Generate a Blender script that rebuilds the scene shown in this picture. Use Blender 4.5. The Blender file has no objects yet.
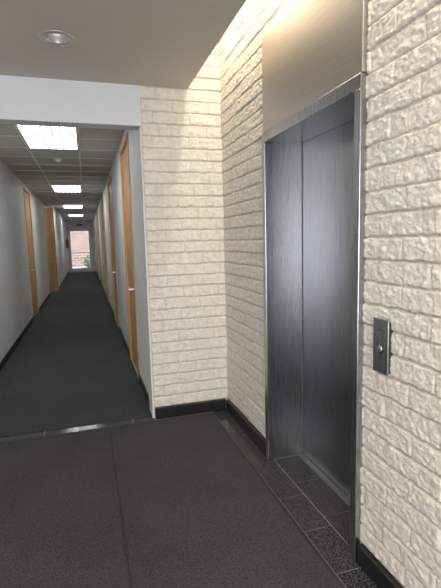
import bpy, bmesh, math, random
from mathutils import Vector, Matrix, noise
random.seed(3)
sc = bpy.context.scene
try:
    sc.view_settings.view_transform = 'Standard'
except Exception: pass

# ---------------------------------------------------------------- materials
def nm(name):
    m = bpy.data.materials.new(name); m.use_nodes = True
    nt = m.node_tree; b = nt.nodes['Principled BSDF']
    return m, nt, b
def lnk(nt, a, b): nt.links.new(a, b)
def coords(nt, scale=(1,1,1)):
    tc = nt.nodes.new('ShaderNodeTexCoord'); mp = nt.nodes.new('ShaderNodeMapping')
    mp.inputs['Scale'].default_value = scale
    lnk(nt, tc.outputs['Object'], mp.inputs['Vector']); return mp.outputs['Vector']
def noisy(name, c1, c2, scale, rough=0.8, bump=0.0, bscale=None, metallic=0, vec=(1,1,1), detail=4, lo=0.3, hi=0.7, bdist=0.01):
    m, nt, b = nm(name)
    v = coords(nt, vec)
    n = nt.nodes.new('ShaderNodeTexNoise'); n.inputs['Scale'].default_value = scale; n.inputs['Detail'].default_value = detail
    lnk(nt, v, n.inputs['Vector'])
    r = nt.nodes.new('ShaderNodeValToRGB')
    r.color_ramp.elements[0].position = lo; r.color_ramp.elements[1].position = hi
    r.color_ramp.elements[0].color = (*c1, 1); r.color_ramp.elements[1].color = (*c2, 1)
    lnk(nt, n.outputs['Fac'], r.inputs['Fac']); lnk(nt, r.outputs['Color'], b.inputs['Base Color'])
    b.inputs['Roughness'].default_value = rough; b.inputs['Metallic'].default_value = metallic
    if bump:
        n2 = nt.nodes.new('ShaderNodeTexNoise'); n2.inputs['Scale'].default_value = bscale or scale; n2.inputs['Detail'].default_value = 3
        lnk(nt, v, n2.inputs['Vector'])
        bp = nt.nodes.new('ShaderNodeBump'); bp.inputs['Strength'].default_value = bump; bp.inputs['Distance'].default_value = bdist
        lnk(nt, n2.outputs['Fac'], bp.inputs['Height']); lnk(nt, bp.outputs['Normal'], b.inputs['Normal'])
    return m
def blotch(m, scale, amt):
    nt=m.node_tree; b=nt.nodes['Principled BSDF']; src=b.inputs['Base Color'].links[0].from_socket
    n=nt.nodes.new('ShaderNodeTexNoise'); n.inputs['Scale'].default_value=scale; n.inputs['Detail'].default_value=5
    lnk(nt, coords(nt), n.inputs['Vector'])
    mr=nt.nodes.new('ShaderNodeMapRange'); mr.inputs['From Min'].default_value=0.3; mr.inputs['From Max'].default_value=0.7
    mr.inputs['To Min'].default_value=1-amt; mr.inputs['To Max'].default_value=1+amt; lnk(nt,n.outputs['Fac'],mr.inputs['Value'])
    vm=nt.nodes.new('ShaderNodeVectorMath'); vm.operation='SCALE'; lnk(nt,src,vm.inputs[0]); lnk(nt,mr.outputs['Result'],vm.inputs['Scale'])
    lnk(nt,vm.outputs['Vector'],b.inputs['Base Color'])
def emis(name, col, s):
    m, nt, b = nm(name)
    b.inputs['Base Color'].default_value = (*col, 1)
    b.inputs['Emission Color'].default_value = (*col, 1); b.inputs['Emission Strength'].default_value = s
    return m

M_brick = noisy('painted_split_face_brick', (0.69,0.625,0.54), (0.83,0.775,0.69), 22, 0.85, 0.7, 130, bdist=0.005)
nt=M_brick.node_tree; b=nt.nodes['Principled BSDF']
src=b.inputs['Base Color'].links[0].from_socket
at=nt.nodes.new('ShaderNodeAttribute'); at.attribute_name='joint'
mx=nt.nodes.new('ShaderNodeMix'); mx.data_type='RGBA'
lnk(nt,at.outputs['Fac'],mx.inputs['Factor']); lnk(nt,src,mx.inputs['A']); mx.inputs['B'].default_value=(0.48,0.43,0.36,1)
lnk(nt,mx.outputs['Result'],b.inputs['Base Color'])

M_wall = noisy('hall_wall_paint', (0.69,0.69,0.675), (0.73,0.73,0.715), 3, 0.6, 0.05, 200)
M_white = noisy('bulkhead_paint', (0.66,0.67,0.69), (0.69,0.70,0.72), 3, 0.55)
M_ceil = noisy('lobby_ceiling_paint', (0.56,0.51,0.44), (0.59,0.54,0.47), 2, 0.7)
M_tile = noisy('acoustic_tile', (0.44,0.43,0.40), (0.62,0.61,0.57), 60, 0.9, 0.3, 90)
M_grid = noisy('ceiling_tbar', (0.74,0.74,0.71), (0.78,0.78,0.75), 4, 0.5)
M_hcarp = noisy('green_hall_carpet', (0.018,0.026,0.023), (0.072,0.084,0.077), 110, 0.95, 0.8, 200); blotch(M_hcarp, 2.0, 0.12)
M_mat = noisy('charcoal_mat_fabric', (0.020,0.019,0.023), (0.095,0.090,0.100), 130, 0.95, 0.9, 220); blotch(M_mat, 2.5, 0.15)
M_rub = noisy('mat_rubber_edge', (0.02,0.02,0.022), (0.03,0.03,0.032), 20, 0.6)
M_gran = noisy('dark_granite', (0.012,0.012,0.013), (0.20,0.20,0.20), 230, 0.16, lo=0.46, hi=0.76, detail=2)
M_grout = noisy('grout', (0.34,0.34,0.33), (0.42,0.42,0.41), 60, 0.9)
M_metalstrip = noisy('aluminium', (0.5,0.5,0.5), (0.6,0.6,0.6), 20, 0.35, metallic=1)
M_black = noisy('black_vinyl_base', (0.008,0.008,0.009), (0.014,0.014,0.015), 10, 0.35)
M_pale = noisy('worn_pale_stone', (0.6,0.59,0.57), (0.75,0.74,0.7), 80, 0.6)
M_wood = noisy('oak_veneer', (0.44,0.23,0.09), (0.62,0.36,0.16), 6, 0.45, vec=(6,6,0.5))
M_plastic = noisy('white_plastic', (0.7,0.7,0.68), (0.75,0.75,0.73), 5, 0.4)
M_red = noisy('red_paint', (0.40,0.02,0.015), (0.48,0.03,0.02), 5, 0.35)
M_rim = noisy('downlight_trim', (0.5,0.5,0.48), (0.55,0.55,0.53), 5, 0.3, metallic=0.6)
M_dark = noisy('dark_button', (0.03,0.03,0.03), (0.05,0.05,0.05), 5, 0.3)
M_bulb = emis('lamp_glass', (1.0,0.95,0.85), 0.6)
M_grass = noisy('shrub_leaf', (0.08,0.12,0.05), (0.2,0.24,0.12), 12, 0.8)
M_pave = noisy('concrete_paving', (0.4,0.38,0.36), (0.5,0.48,0.45), 10, 0.9)

def steel(name, base, rough, axis, bump=0.05):
    m, nt, b = nm(name)
    v = coords(nt, axis)
    n = nt.nodes.new('ShaderNodeTexNoise'); n.inputs['Scale'].default_value = 6; n.inputs['Detail'].default_value = 5
    lnk(nt, v, n.inputs['Vector'])
    r = nt.nodes.new('ShaderNodeValToRGB')
    r.color_ramp.elements[0].position=0.3; r.color_ramp.elements[1].position=0.7
    r.color_ramp.elements[0].color = (*[c*0.78 for c in base],1); r.color_ramp.elements[1].color = (*base,1)
    lnk(nt, n.outputs['Fac'], r.inputs['Fac']); lnk(nt, r.outputs['Color'], b.inputs['Base Color'])
    b.inputs['Metallic'].default_value = 1
    mr = nt.nodes.new('ShaderNodeMapRange'); mr.inputs['To Min'].default_value = rough-0.06; mr.inputs['To Max'].default_value = rough+0.06
    lnk(nt, n.outputs['Fac'], mr.inputs['Value']); lnk(nt, mr.outputs['Result'], b.inputs['Roughness'])
    bp = nt.nodes.new('ShaderNodeBump'); bp.inputs['Strength'].default_value = bump; bp.inputs['Distance'].default_value = 0.001
    lnk(nt, n.outputs['Fac'], bp.inputs['Height']); lnk(nt, bp.outputs['Normal'], b.inputs['Normal'])
    return m
M_steel = steel('brushed_steel_frame', (0.45,0.455,0.475), 0.28, (60,60,0.7), 0.09)
M_steelh = steel('brushed_steel_header', (0.60,0.58,0.55), 0.36, (0.5,0.5,70), 0.03)
M_sdoor = steel('brushed_steel_door', (0.32,0.325,0.33), 0.29, (50,50,0.6), 0.10)

M_lens, nt, b = nm('troffer_lens')
v = coords(nt); ck = nt.nodes.new('ShaderNodeTexBrick'); ck.offset = 0
ck.inputs['Scale'].default_value = 1; ck.inputs['Brick Width'].default_value = 0.09; ck.inputs['Row Height'].default_value = 0.09
ck.inputs['Mortar Size'].default_value = 0.012
ck.inputs['Color1'].default_value = (0.94,0.98,1,1); ck.inputs['Color2'].default_value = (0.90,0.96,1,1); ck.inputs['Mortar'].default_value = (0.028,0.042,0.046,1)
lnk(nt, v, ck.inputs['Vector']); lnk(nt, ck.outputs['Color'], b.inputs['Emission Color']); b.inputs['Emission Strength'].default_value = 14

M_xb, nt, b = nm('exterior_red_brick')
tc = nt.nodes.new('ShaderNodeTexCoord'); sp = nt.nodes.new('ShaderNodeSeparateXYZ'); cb = nt.nodes.new('ShaderNodeCombineXYZ')
lnk(nt, tc.outputs['Object'], sp.inputs[0]); lnk(nt, sp.outputs['X'], cb.inputs['X']); lnk(nt, sp.outputs['Z'], cb.inputs['Y'])
bk = nt.nodes.new('ShaderNodeTexBrick'); bk.inputs['Scale'].default_value = 1
bk.inputs['Brick Width'].default_value = 0.4; bk.inputs['Row Height'].default_value = 0.16; bk.inputs['Mortar Size'].default_value = 0.02
bk.inputs['Color1'].default_value = (0.26,0.13,0.11,1); bk.inputs['Color2'].default_value = (0.40,0.24,0.21,1); bk.inputs['Mortar'].default_value = (0.45,0.40,0.36,1)
lnk(nt, cb.outputs[0], bk.inputs['Vector']); lnk(nt, bk.outputs['Color'], b.inputs['Base Color'])
M_glass, nt, b = nm('clear_glass')
b.inputs['Base Color'].default_value = (0.95,0.97,0.97,1); b.inputs['Roughness'].default_value = 0.02
b.inputs['Transmission Weight'].default_value = 1; b.inputs['IOR'].default_value = 1.1

# ---------------------------------------------------------------- helpers
def obj(name, boxes, parent=None, bevel=0.0):
    bm = bmesh.new(); mats = []
    for bx in boxes:
        x0,y0,z0,x1,y1,z1,mt = bx
        if mt not in mats: mats.append(mt)
        vs = [bm.verts.new(p) for p in ((x0,y0,z0),(x1,y0,z0),(x1,y1,z0),(x0,y1,z0),(x0,y0,z1),(x1,y0,z1),(x1,y1,z1),(x0,y1,z1))]
        for f in ((0,3,2,1),(4,5,6,7),(0,1,5,4),(1,2,6,5),(2,3,7,6),(3,0,4,7)):
            fc = bm.faces.new([vs[i] for i in f]); fc.material_index = mats.index(mt)
    me = bpy.data.meshes.new(name); bm.to_mesh(me); bm.free()
    for m in mats: me.materials.append(m)
    o = bpy.data.objects.new(name, me); sc.collection.objects.link(o)
    if parent: o.parent = parent
    if bevel:
        md = o.modifiers.new('b','BEVEL'); md.width = bevel; md.segments = 2; md.limit_method = 'ANGLE'
    return o
def empty(name):
    e = bpy.data.objects.new(name, None); sc.collection.objects.link(e); return e
def lathe(name, prof, mats, loc, axis='Z', segs=48, parent=None, matidx=None):
    bm = bmesh.new(); rings = []
    for r,z in prof:
        ring = []
        for i in range(segs):
            a = 2*math.pi*i/segs
            p = Vector((r*math.cos(a), r*math.sin(a), z))
            if axis == 'X': p = Vector((p.z, p.x, p.y))
            ring.append(bm.verts.new(p))
        rings.append(ring)
    for k in range(len(rings)-1):
        for i in range(segs):
            j = (i+1) % segs
            f = bm.faces.new((rings[k][i], rings[k][j], rings[k+1][j], rings[k+1][i])); f.smooth = True
            if matidx: f.material_index = matidx[k]
    bmesh.ops.recalc_face_normals(bm, faces=bm.faces)
    me = bpy.data.meshes.new(name); bm.to_mesh(me); bm.free()
    for m in mats: me.materials.append(m)
    o = bpy.data.objects.new(name, me); o.location = loc; sc.collection.objects.link(o)
    if parent: o.parent = parent
    return o

# ---------------------------------------------------------------- split-face brick sheet
RH, BL = 0.0935, 0.30
def bh(a, z, plane):
    P = Vector((a, z, plane*7.3))
    wob = noise.noise(P*18)*0.005 + noise.noise(P*55)*0.002
    row = math.floor((z+wob)/RH)
    off = (row % 2)*BL/2 + (math.sin(row*12.9)*0.045)
    aa = a + off + noise.noise(P*16+Vector((5,5,5)))*0.007
    col = math.floor(aa/BL)
    dz = (z+wob) - row*RH; dz = min(dz, RH-dz)
    da = aa - col*BL; da = min(da, BL-da)
    cell = noise.cell(Vector((row+0.5, col+0.5, plane+0.5)))
    ez = min(1, max(0,(dz-0.002)/0.006)); ea = min(1, max(0,(da-0.0015)/0.005))
    e = min(ez, 0.5+0.5*ea); e = e*e*(3-2*e)
    Q = Vector((a*0.8, z*1.25, plane*7.3))
    f = noise.turbulence(Q*26, 5, True, noise_basis='PERLIN_ORIGINAL', amplitude_scale=0.75, frequency_scale=2.2)
    c = noise.voronoi(Q*34)[0][0]
    tilt = noise.noise(Vector((row*3.1, col*1.7, a*5)))*0.004
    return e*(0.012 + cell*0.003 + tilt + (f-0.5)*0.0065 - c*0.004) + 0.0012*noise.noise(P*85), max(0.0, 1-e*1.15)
def sheet(name, a0, a1, z0, z1, posfn, plane, flip, step=0.006, pin=()):
    na = max(2, int(round((a1-a0)/step))); nz = max(2, int(round((z1-z0)/step)))
    vs = []; fs = []; js = []
    for j in range(nz+1):
        z = z0+(z1-z0)*j/nz
        for i in range(na+1):
            a = a0+(a1-a0)*i/na
            h, jt = bh(a, z, plane)
            if ('l' in pin and i == 0) or ('r' in pin and i == na): h = -0.002
            vs.append(posfn(a, z, h)); js.append(jt)
    for j in range(nz):
        for i in range(na):
            q = (j*(na+1)+i, j*(na+1)+i+1, (j+1)*(na+1)+i+1, (j+1)*(na+1)+i)
            fs.append(q[::-1] if flip else q)
    return vs, fs, js
def sheets_obj(name, parts, parent=None):
    V=[];F=[];J=[]
    for vs,fs,js in parts:
        o=len(V); V+=vs; J+=js; F+=[tuple(i+o for i in f) for f in fs]
    me = bpy.data.meshes.new(name); me.from_pydata(V,[],F); me.materials.append(M_brick)
    me.polygons.foreach_set('use_smooth',[True]*len(me.polygons))
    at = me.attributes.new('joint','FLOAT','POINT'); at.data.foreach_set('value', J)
    o = bpy.data.objects.new(name, me); sc.collection.objects.link(o)
    if parent: o.parent = parent
    return o

XW = 1.15; YP = 3.64; TOP = 3.3
px = lambda a,z,h: (XW-h, a, z)
py = lambda a,z,h: (a, YP-h, z)
wr = obj('wall_right', [(XW,2.69,0,1.45,YP,TOP,M_brick),(XW,-3,0,1.45,1.63,TOP,M_brick),(XW,1.63,2.16,1.45,2.69,TOP,M_brick),(1.45,-3,0,1.5,YP,TOP,M_brick)])
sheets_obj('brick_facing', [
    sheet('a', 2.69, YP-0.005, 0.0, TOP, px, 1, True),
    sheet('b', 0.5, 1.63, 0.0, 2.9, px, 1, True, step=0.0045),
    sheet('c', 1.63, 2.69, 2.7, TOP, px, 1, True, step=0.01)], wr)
wp = obj('wall_pillar', [(0.48,YP,0,1.5,3.85,TOP,M_brick)])
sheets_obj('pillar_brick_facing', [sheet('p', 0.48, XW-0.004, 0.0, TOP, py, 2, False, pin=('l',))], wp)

# baseboards
obj('baseboard_pillar', [(0.485,YP-0.036,0,XW-0.036,YP-0.006,0.095,M_black)], bevel=0.004)
obj('baseboard_right', [(XW-0.036,2.70,0,XW-0.006,YP-0.038,0.095,M_black),(XW-0.036,-2.99,0,XW-0.006,1.62,0.095,M_black)], bevel=0.004)

# ---------------------------------------------------------------- lobby shell
CZ=2.715
hx,hy,hs=-0.087,2.94,0.066
obj('ceiling', [(-2.4,-3,CZ,0.865,hy-hs,CZ+0.12,M_ceil),(-2.4,hy+hs,CZ,0.865,YP,CZ+0.12,M_ceil),
    (-2.4,hy-hs,CZ,hx-hs,hy+hs,CZ+0.12,M_ceil),(hx+hs,hy-hs,CZ,0.865,hy+hs,CZ+0.12,M_ceil)])
obj('ceiling_cove', [(-2.4,-3,TOP,1.5,3.85,TOP+0.1,M_white),(0.845,-3,CZ+0.12,0.865,YP,TOP,M_ceil)])
obj('floor', [(-2.4,-3,-0.1,1.5,3.85,-0.006,M_grout),(-1.3,3.85,-0.1,0.8,24.6,-0.006,M_grout)])
obj('wall_left', [(-2.5,-3,0,-2.4,3.85,TOP,M_white)])
obj('wall_front', [(-2.4,YP,0,-1.07,3.78,CZ,M_white),(-1.07,YP,2.41,0.48,3.78,CZ,M_white)])
obj('wall_back', [(-2.5,-3.15,0,-2.1,-3,TOP,M_white),(1.0,-3.15,0,1.5,-3,TOP,M_white),(-2.1,-3.15,2.5,1.0,-3,TOP,M_white)])
wf=[]
for x in (-2.1,-1.1,-0.08,0.95): wf.append((x,-3.12,0,x+0.05,-3.04,2.5,M_metalstrip))
for z in (0,2.12,2.45): wf.append((-2.05,-3.119,z,0.95,-3.041,z+0.05,M_metalstrip))
obj('window_1', wf+[(-2.05,-3.085,0.05,0.95,-3.08,2.45,M_glass)])

def tiles(name, xs, ys, z=0.0, g=0.0024):
    bx=[]
    for i in range(len(xs)-1):
        for j in range(len(ys)-1):
            bx.append((xs[i]+g,ys[j]+g,-0.006,xs[i+1]-g,ys[j+1]-g,z-0.003,M_gran))
    return obj(name,bx,bevel=0.0006)
ys=[-2.98+0.305*k for k in range(22)]; ys=[y for y in ys if y<3.45]+[YP]
tiles('floor_granite_border', [0.99,1.15], ys)
tiles('floor_elevator_sill_tiles', [1.15,1.335], [1.675,1.98,2.33,2.645])
tiles('floor_threshold_tiles', [-2.4+0.4*k for k in range(7)]+[0.3,0.48], [3.585,3.70])
obj('threshold_patch', [(-0.14,3.61,-0.003,0.0,3.67,0.001,M_pale)])
obj('floor_mat', [(0.109,-2.9,-0.006,0.965,3.56,0.006,M_mat),(0.965,-2.9,-0.006,0.985,3.58,0.004,M_rub),(0.109,3.56,-0.006,0.965,3.58,0.004,M_rub)], bevel=0.002)
obj('floor_mat', [(-2.35,-2.9,-0.006,0.097,3.56,0.006,M_mat),(0.097,-2.9,-0.006,0.108,3.58,0.004,M_rub),(-2.35,3.56,-0.006,0.097,3.58,0.004,M_rub)], bevel=0.002)

# ---------------------------------------------------------------- elevator
E = empty('elevator')
y0,y1=1.63,2.69; zt=2.16
obj('frame', [(1.11,y0,0,1.16,y0+0.045,zt-0.06,M_steel),(1.11,y1-0.045,0,1.16,y1,zt-0.06,M_steel),(1.11,y0,zt-0.06,1.16,y1,zt,M_steel)],E,bevel=0.003)
obj('jamb_returns', [(1.16,y0+0.005,0,1.37,y0+0.04,zt-0.055,M_steel),(1.16,y1-0.04,0,1.37,y1-0.005,zt-0.055,M_steel),(1.16,y0+0.04,zt-0.055,1.37,y1-0.04,zt-0.01,M_steel)],E)
obj('header_panel', [(1.118,y0+0.003,zt+0.004,1.149,y1-0.003,2.745,M_steelh)],E,bevel=0.004)
obj('door_panel_slow', [(1.375,1.95,0.01,1.395,2.648,2.12,M_sdoor)],E,bevel=0.002)
obj('door_panel_fast', [(1.40,1.67,0.01,1.42,2.0,2.12,M_sdoor)],E,bevel=0.002)
obj('door_sill', [(1.337,y0+0.05,-0.005,1.345,y1-0.05,0.004,M_metalstrip),(1.35,y0+0.05,-0.005,1.372,y1-0.05,0.002,M_metalstrip),(1.345,y0+0.05,-0.005,1.35,y1-0.05,-0.002,M_dark)],E)

C = empty('elevator_call_panel')
obj('faceplate', [(1.120,1.44,0.945,1.126,1.534,1.168,M_steel)],C,bevel=0.002)
obj('backbox', [(1.126,1.445,0.95,1.152,1.529,1.163,M_dark)],C)
lathe('button', [(0.0001,-0.006),(0.012,-0.006),(0.014,-0.005),(0.014,-0.002),(0.017,-0.002),(0.021,0.0),(0.0001,0.0)],[M_metalstrip,M_dark],(1.120,1.487,1.045),'X',parent=C,matidx=[0,0,0,1,1,0])
lathe('key_switch', [(0.0001,-0.004),(0.006,-0.004),(0.007,0.0),(0.0001,0.0)],[M_dark],(1.120,1.487,1.125),'X',24,parent=C)

# ---------------------------------------------------------------- downlight
D = empty('recessed_downlight')
lathe('trim_ring', [(0.066,0.0),(0.070,-0.006),(0.095,-0.006),(0.1,-0.001),(0.1,0.0)],[M_rim],(hx,hy,CZ),parent=D)
lathe('reflector_can', [(0.066,0.0),(0.06,0.03),(0.05,0.09),(0.0001,0.095)],[M_rim],(hx,hy,CZ),parent=D)
lathe('bulb', [(0.0001,0.02),(0.025,0.024),(0.04,0.035),(0.042,0.045),(0.03,0.08),(0.0001,0.085)],[M_bulb],(hx,hy,CZ),parent=D)

# ---------------------------------------------------------------- hallway
HL=-1.07; HR=0.48; HE=24.5; HC=2.70
rdoors=[(4.65,5.65),(7.6,8.6),(11.0,12.0),(15.6,16.6),(19.8,20.8)]
DT=2.60
segs=[]; y=3.85
for a,bb in rdoors:
    segs.append((HR,y,0,0.62,a,HC,M_wall)); segs.append((HR,a,DT,0.62,bb,HC,M_wall)); y=bb
segs.append((HR,y,0,0.62,HE,HC,M_wall)); obj('wall_hall_right', segs)
obj('trim_2',[(0.468,YP+0.005,0.0,0.4795,3.85,2.405,M_wall)])
bb_=[]; y=3.86
for a,b2 in rdoors: bb_.append((HR-0.012,y,0,HR,a,0.095,M_black)); y=b2
bb_.append((HR-0.012,y,0,HR,HE,0.095,M_black)); obj('baseboard_hall_right', bb_)
def wood_door(n, a, b2, side, xw, handle_near=True):
    d=empty(n); s=side
    def bx(xa,ya,za,xb,yb,zb,m):
        X0=xw+s*xa; X1=xw+s*xb
        return (min(X0,X1),ya,za,max(X0,X1),yb,zb,m)
    obj('casing',[bx(-0.012,a,0,0.14,a+0.045,DT,M_wood),bx(-0.012,b2-0.045,0,0.14,b2,DT,M_wood),bx(-0.012,a+0.045,DT-0.045,0.14,b2-0.045,DT,M_wood)],d,bevel=0.003)
    obj('leaf',[bx(0.012,a+0.05,0.01,0.055,b2-0.05,DT-0.05,M_wood)],d,bevel=0.003)
    hyy=(a+0.13) if handle_near else (b2-0.13)
    dr = 1 if handle_near else -1
    obj('lever_handle',[bx(0.005,hyy-0.028,0.90,0.012,hyy+0.028,1.08,M_metalstrip),bx(-0.05,hyy-0.01,0.99,0.006,hyy+0.01,1.01,M_metalstrip),
        bx(-0.062,min(hyy-0.01*dr,hyy+0.12*dr),0.988,-0.045,max(hyy-0.01*dr,hyy+0.12*dr),1.012,M_metalstrip)],d,bevel=0.003)
    return d
k=1
for a,b2 in rdoors:
    wood_door('door_%d'%k,a,b2,1,HR); k+=1
ldoors=[(9.35,10.35),(13.75,14.75)]
segs=[]; y=3.78
for a,b2 in ldoors:
    segs.append((-1.25,y,0,HL,a,HC,M_wall)); segs.append((-1.25,a,DT,HL,b2,HC,M_wall)); y=b2
segs.append((-1.25,y,0,HL,15.0,HC,M_wall)); segs.append((-1.25,15.0,0,-0.90,HE,HC,M_wall)); obj('wall_hall_left', segs)
obj('baseboard_hall_left',[(HL,3.78,0,HL+0.012,9.35,0.095,M_black),(HL,10.35,0,HL+0.012,13.75,0.095,M_black),(-0.90,15.0,0,-0.888,HE,0.095,M_black)])
for a,b2 in ldoors:
    wood_door('door_%d'%k,a,b2,-1,HL); k+=1
obj('trim_1',[(HL+0.001,14.96,0,-0.89,15.0,2.62,M_wood)],bevel=0.003)
obj('ceiling_hall',[(-1.3,3.78,HC,0.62,HE+0.1,HC+0.08,M_tile)])
gb=[]
for x in (-0.605,0.005): gb.append((x-0.012,3.79,HC-0.006,x+0.012,HE,HC,M_grid))
y=3.66+0.61
while y<HE:
    gb.append((HL,y-0.012,HC-0.0055,HR,y+0.012,HC-0.0001,M_grid)); y+=0.61
obj('trim_ceiling_grid',gb)
for yy in (4.88,9.76,14.64,19.52):
    t=empty('ceiling_light')
    fr=[(-0.60,yy,HC-0.014,0.0,yy+0.03,HC-0.006,M_plastic),(-0.60,yy+1.18,HC-0.014,0.0,yy+1.21,HC-0.006,M_plastic),
        (-0.60,yy+0.03,HC-0.014,-0.575,yy+1.18,HC-0.006,M_plastic),(-0.025,yy+0.03,HC-0.014,0.0,yy+1.18,HC-0.006,M_plastic)]
    obj('troffer_frame',fr,t)
    obj('prismatic_lens',[(-0.575,yy+0.03,HC-0.011,-0.025,yy+1.18,HC-0.007,M_lens)],t)
lathe('smoke_detector',[(0.0001,-0.045),(0.03,-0.045),(0.045,-0.035),(0.05,-0.02),(0.065,-0.018),(0.068,0),(0.0001,0)],[M_plastic],(-0.30,6.8,HC-0.004))
obj('floor_hall_carpet',[(-1.25,3.70,-0.006,HR,HE,0.004,M_hcarp)])
gx0,gx1,gz=-0.80,0.30,2.25
obj('wall_hall_end',[(-1.3,HE,0,gx0,HE+0.12,HC,M_wall),(gx1,HE,0,0.62,HE+0.12,HC,M_wall),(gx0,HE,gz,gx1,HE+0.12,HC,M_wall)])
d=empty('door_%d'%k)
obj('door_frame',[(gx0,HE+0.01,0,gx0+0.09,HE+0.1,gz,M_plastic),(gx1-0.09,HE+0.01,0,gx1,HE+0.1,gz,M_plastic),(gx0+0.09,HE+0.01,gz-0.09,gx1-0.09,HE+0.1,gz,M_plastic),
  (gx0+0.09,HE+0.02,0.0,gx1-0.09,HE+0.09,0.2,M_plastic)],d)
obj('glass',[(gx0+0.09,HE+0.05,0.2,gx1-0.09,HE+0.056,gz-0.09,M_glass)],d)
obj('push_bar',[(gx0+0.1,HE-0.05,1.0,gx1-0.1,HE-0.02,1.05,M_metalstrip),(gx0+0.1,HE-0.05,1.0,gx0+0.14,HE+0.05,1.05,M_metalstrip),(gx1-0.14,HE-0.05,1.0,gx1-0.1,HE+0.05,1.05,M_metalstrip)],d)
obj('exit_sign',[(-0.40,HE-0.05,2.36,-0.05,HE,2.56,M_plastic),(-0.37,HE-0.053,2.40,-0.08,HE-0.05,2.52,M_red)],bevel=0.004)
fe=empty('fire_extinguisher')
lathe('cylinder',[(0.0001,0),(0.06,0),(0.065,0.02),(0.065,0.36),(0.045,0.42),(0.022,0.44),(0.022,0.47),(0.0001,0.47)],[M_red],(-0.82,22.6,1.3),parent=fe)
obj('valve_handle',[(-0.835,22.55,1.77,-0.805,22.70,1.79,M_dark),(-0.898,22.57,1.4,-0.88,22.63,1.65,M_metalstrip)],fe)
obj('exterior_ground',[(-6,HE+0.12,-0.1,6,40,-0.02,M_pave)])
obj('exterior_brick_wall',[(-5,30.5,-0.02,5,30.7,5,M_xb)])
bm=bmesh.new(); bmesh.ops.create_icosphere(bm,subdivisions=4,radius=0.45)
for v_ in bm.verts: v_.co*= 1+0.35*noise.noise(v_.co*6); v_.co.z*=0.9
me=bpy.data.meshes.new('shrub'); bm.to_mesh(me); bm.free(); me.materials.append(M_grass)
o=bpy.data.objects.new('shrub',me); o.location=(0.35,28.5,0.36); sc.collection.objects.link(o)

# ---------------------------------------------------------------- lights
def area(name, loc, rot, sx, sy, e, col):
    l=bpy.data.lights.new(name,'AREA'); l.shape='RECTANGLE'; l.size=sx; l.size_y=sy; l.energy=e; l.color=col
    o=bpy.data.objects.new(name,l); o.location=loc; o.rotation_euler=rot; sc.collection.objects.link(o); return o
area('daylight_window_light',(-0.6,-3.02,1.4),(math.radians(90),0,0),2.9,2.2,160,(0.97,0.98,1.0))
area('cove_strip_light',(0.95,1.9,3.2),(0,math.radians(-12),0),0.08,3.2,26,(1.0,0.87,0.66))
area('added_overhead_light',(-0.4,0.6,2.70),(0,0,0),0.6,1.2,22,(1.0,0.95,0.87))  # unseen light added overhead to rake the brick from above; no fixture modelled
sun=bpy.data.lights.new('sun','SUN'); sun.energy=4.0; sun.angle=0.02; so=bpy.data.objects.new('sun',sun); so.rotation_euler=(math.radians(45),0,math.radians(15)); sc.collection.objects.link(so)
w=bpy.data.worlds.new('w'); sc.world=w; w.use_nodes=True
w.node_tree.nodes['Background'].inputs[0].default_value=(0.8,0.87,1,1); w.node_tree.nodes['Background'].inputs[1].default_value=2.0

# ---------------------------------------------------------------- camera
cam=bpy.data.cameras.new('camera'); co=bpy.data.objects.new('camera',cam); sc.collection.objects.link(co)
cam.sensor_fit='HORIZONTAL'; cam.sensor_width=36; cam.lens=36; cam.clip_start=0.02
F=Vector((0.2870,0.9502,-0.1216)).normalized(); R=Vector((0.9560,-0.2920,-0.0254)); R=(R-F*R.dot(F)).normalized(); U=R.cross(F)
co.matrix_world=Matrix(((R.x,U.x,-F.x,0),(R.y,U.y,-F.y,0),(R.z,U.z,-F.z,1.5),(0,0,0,1)))
sc.camera=co
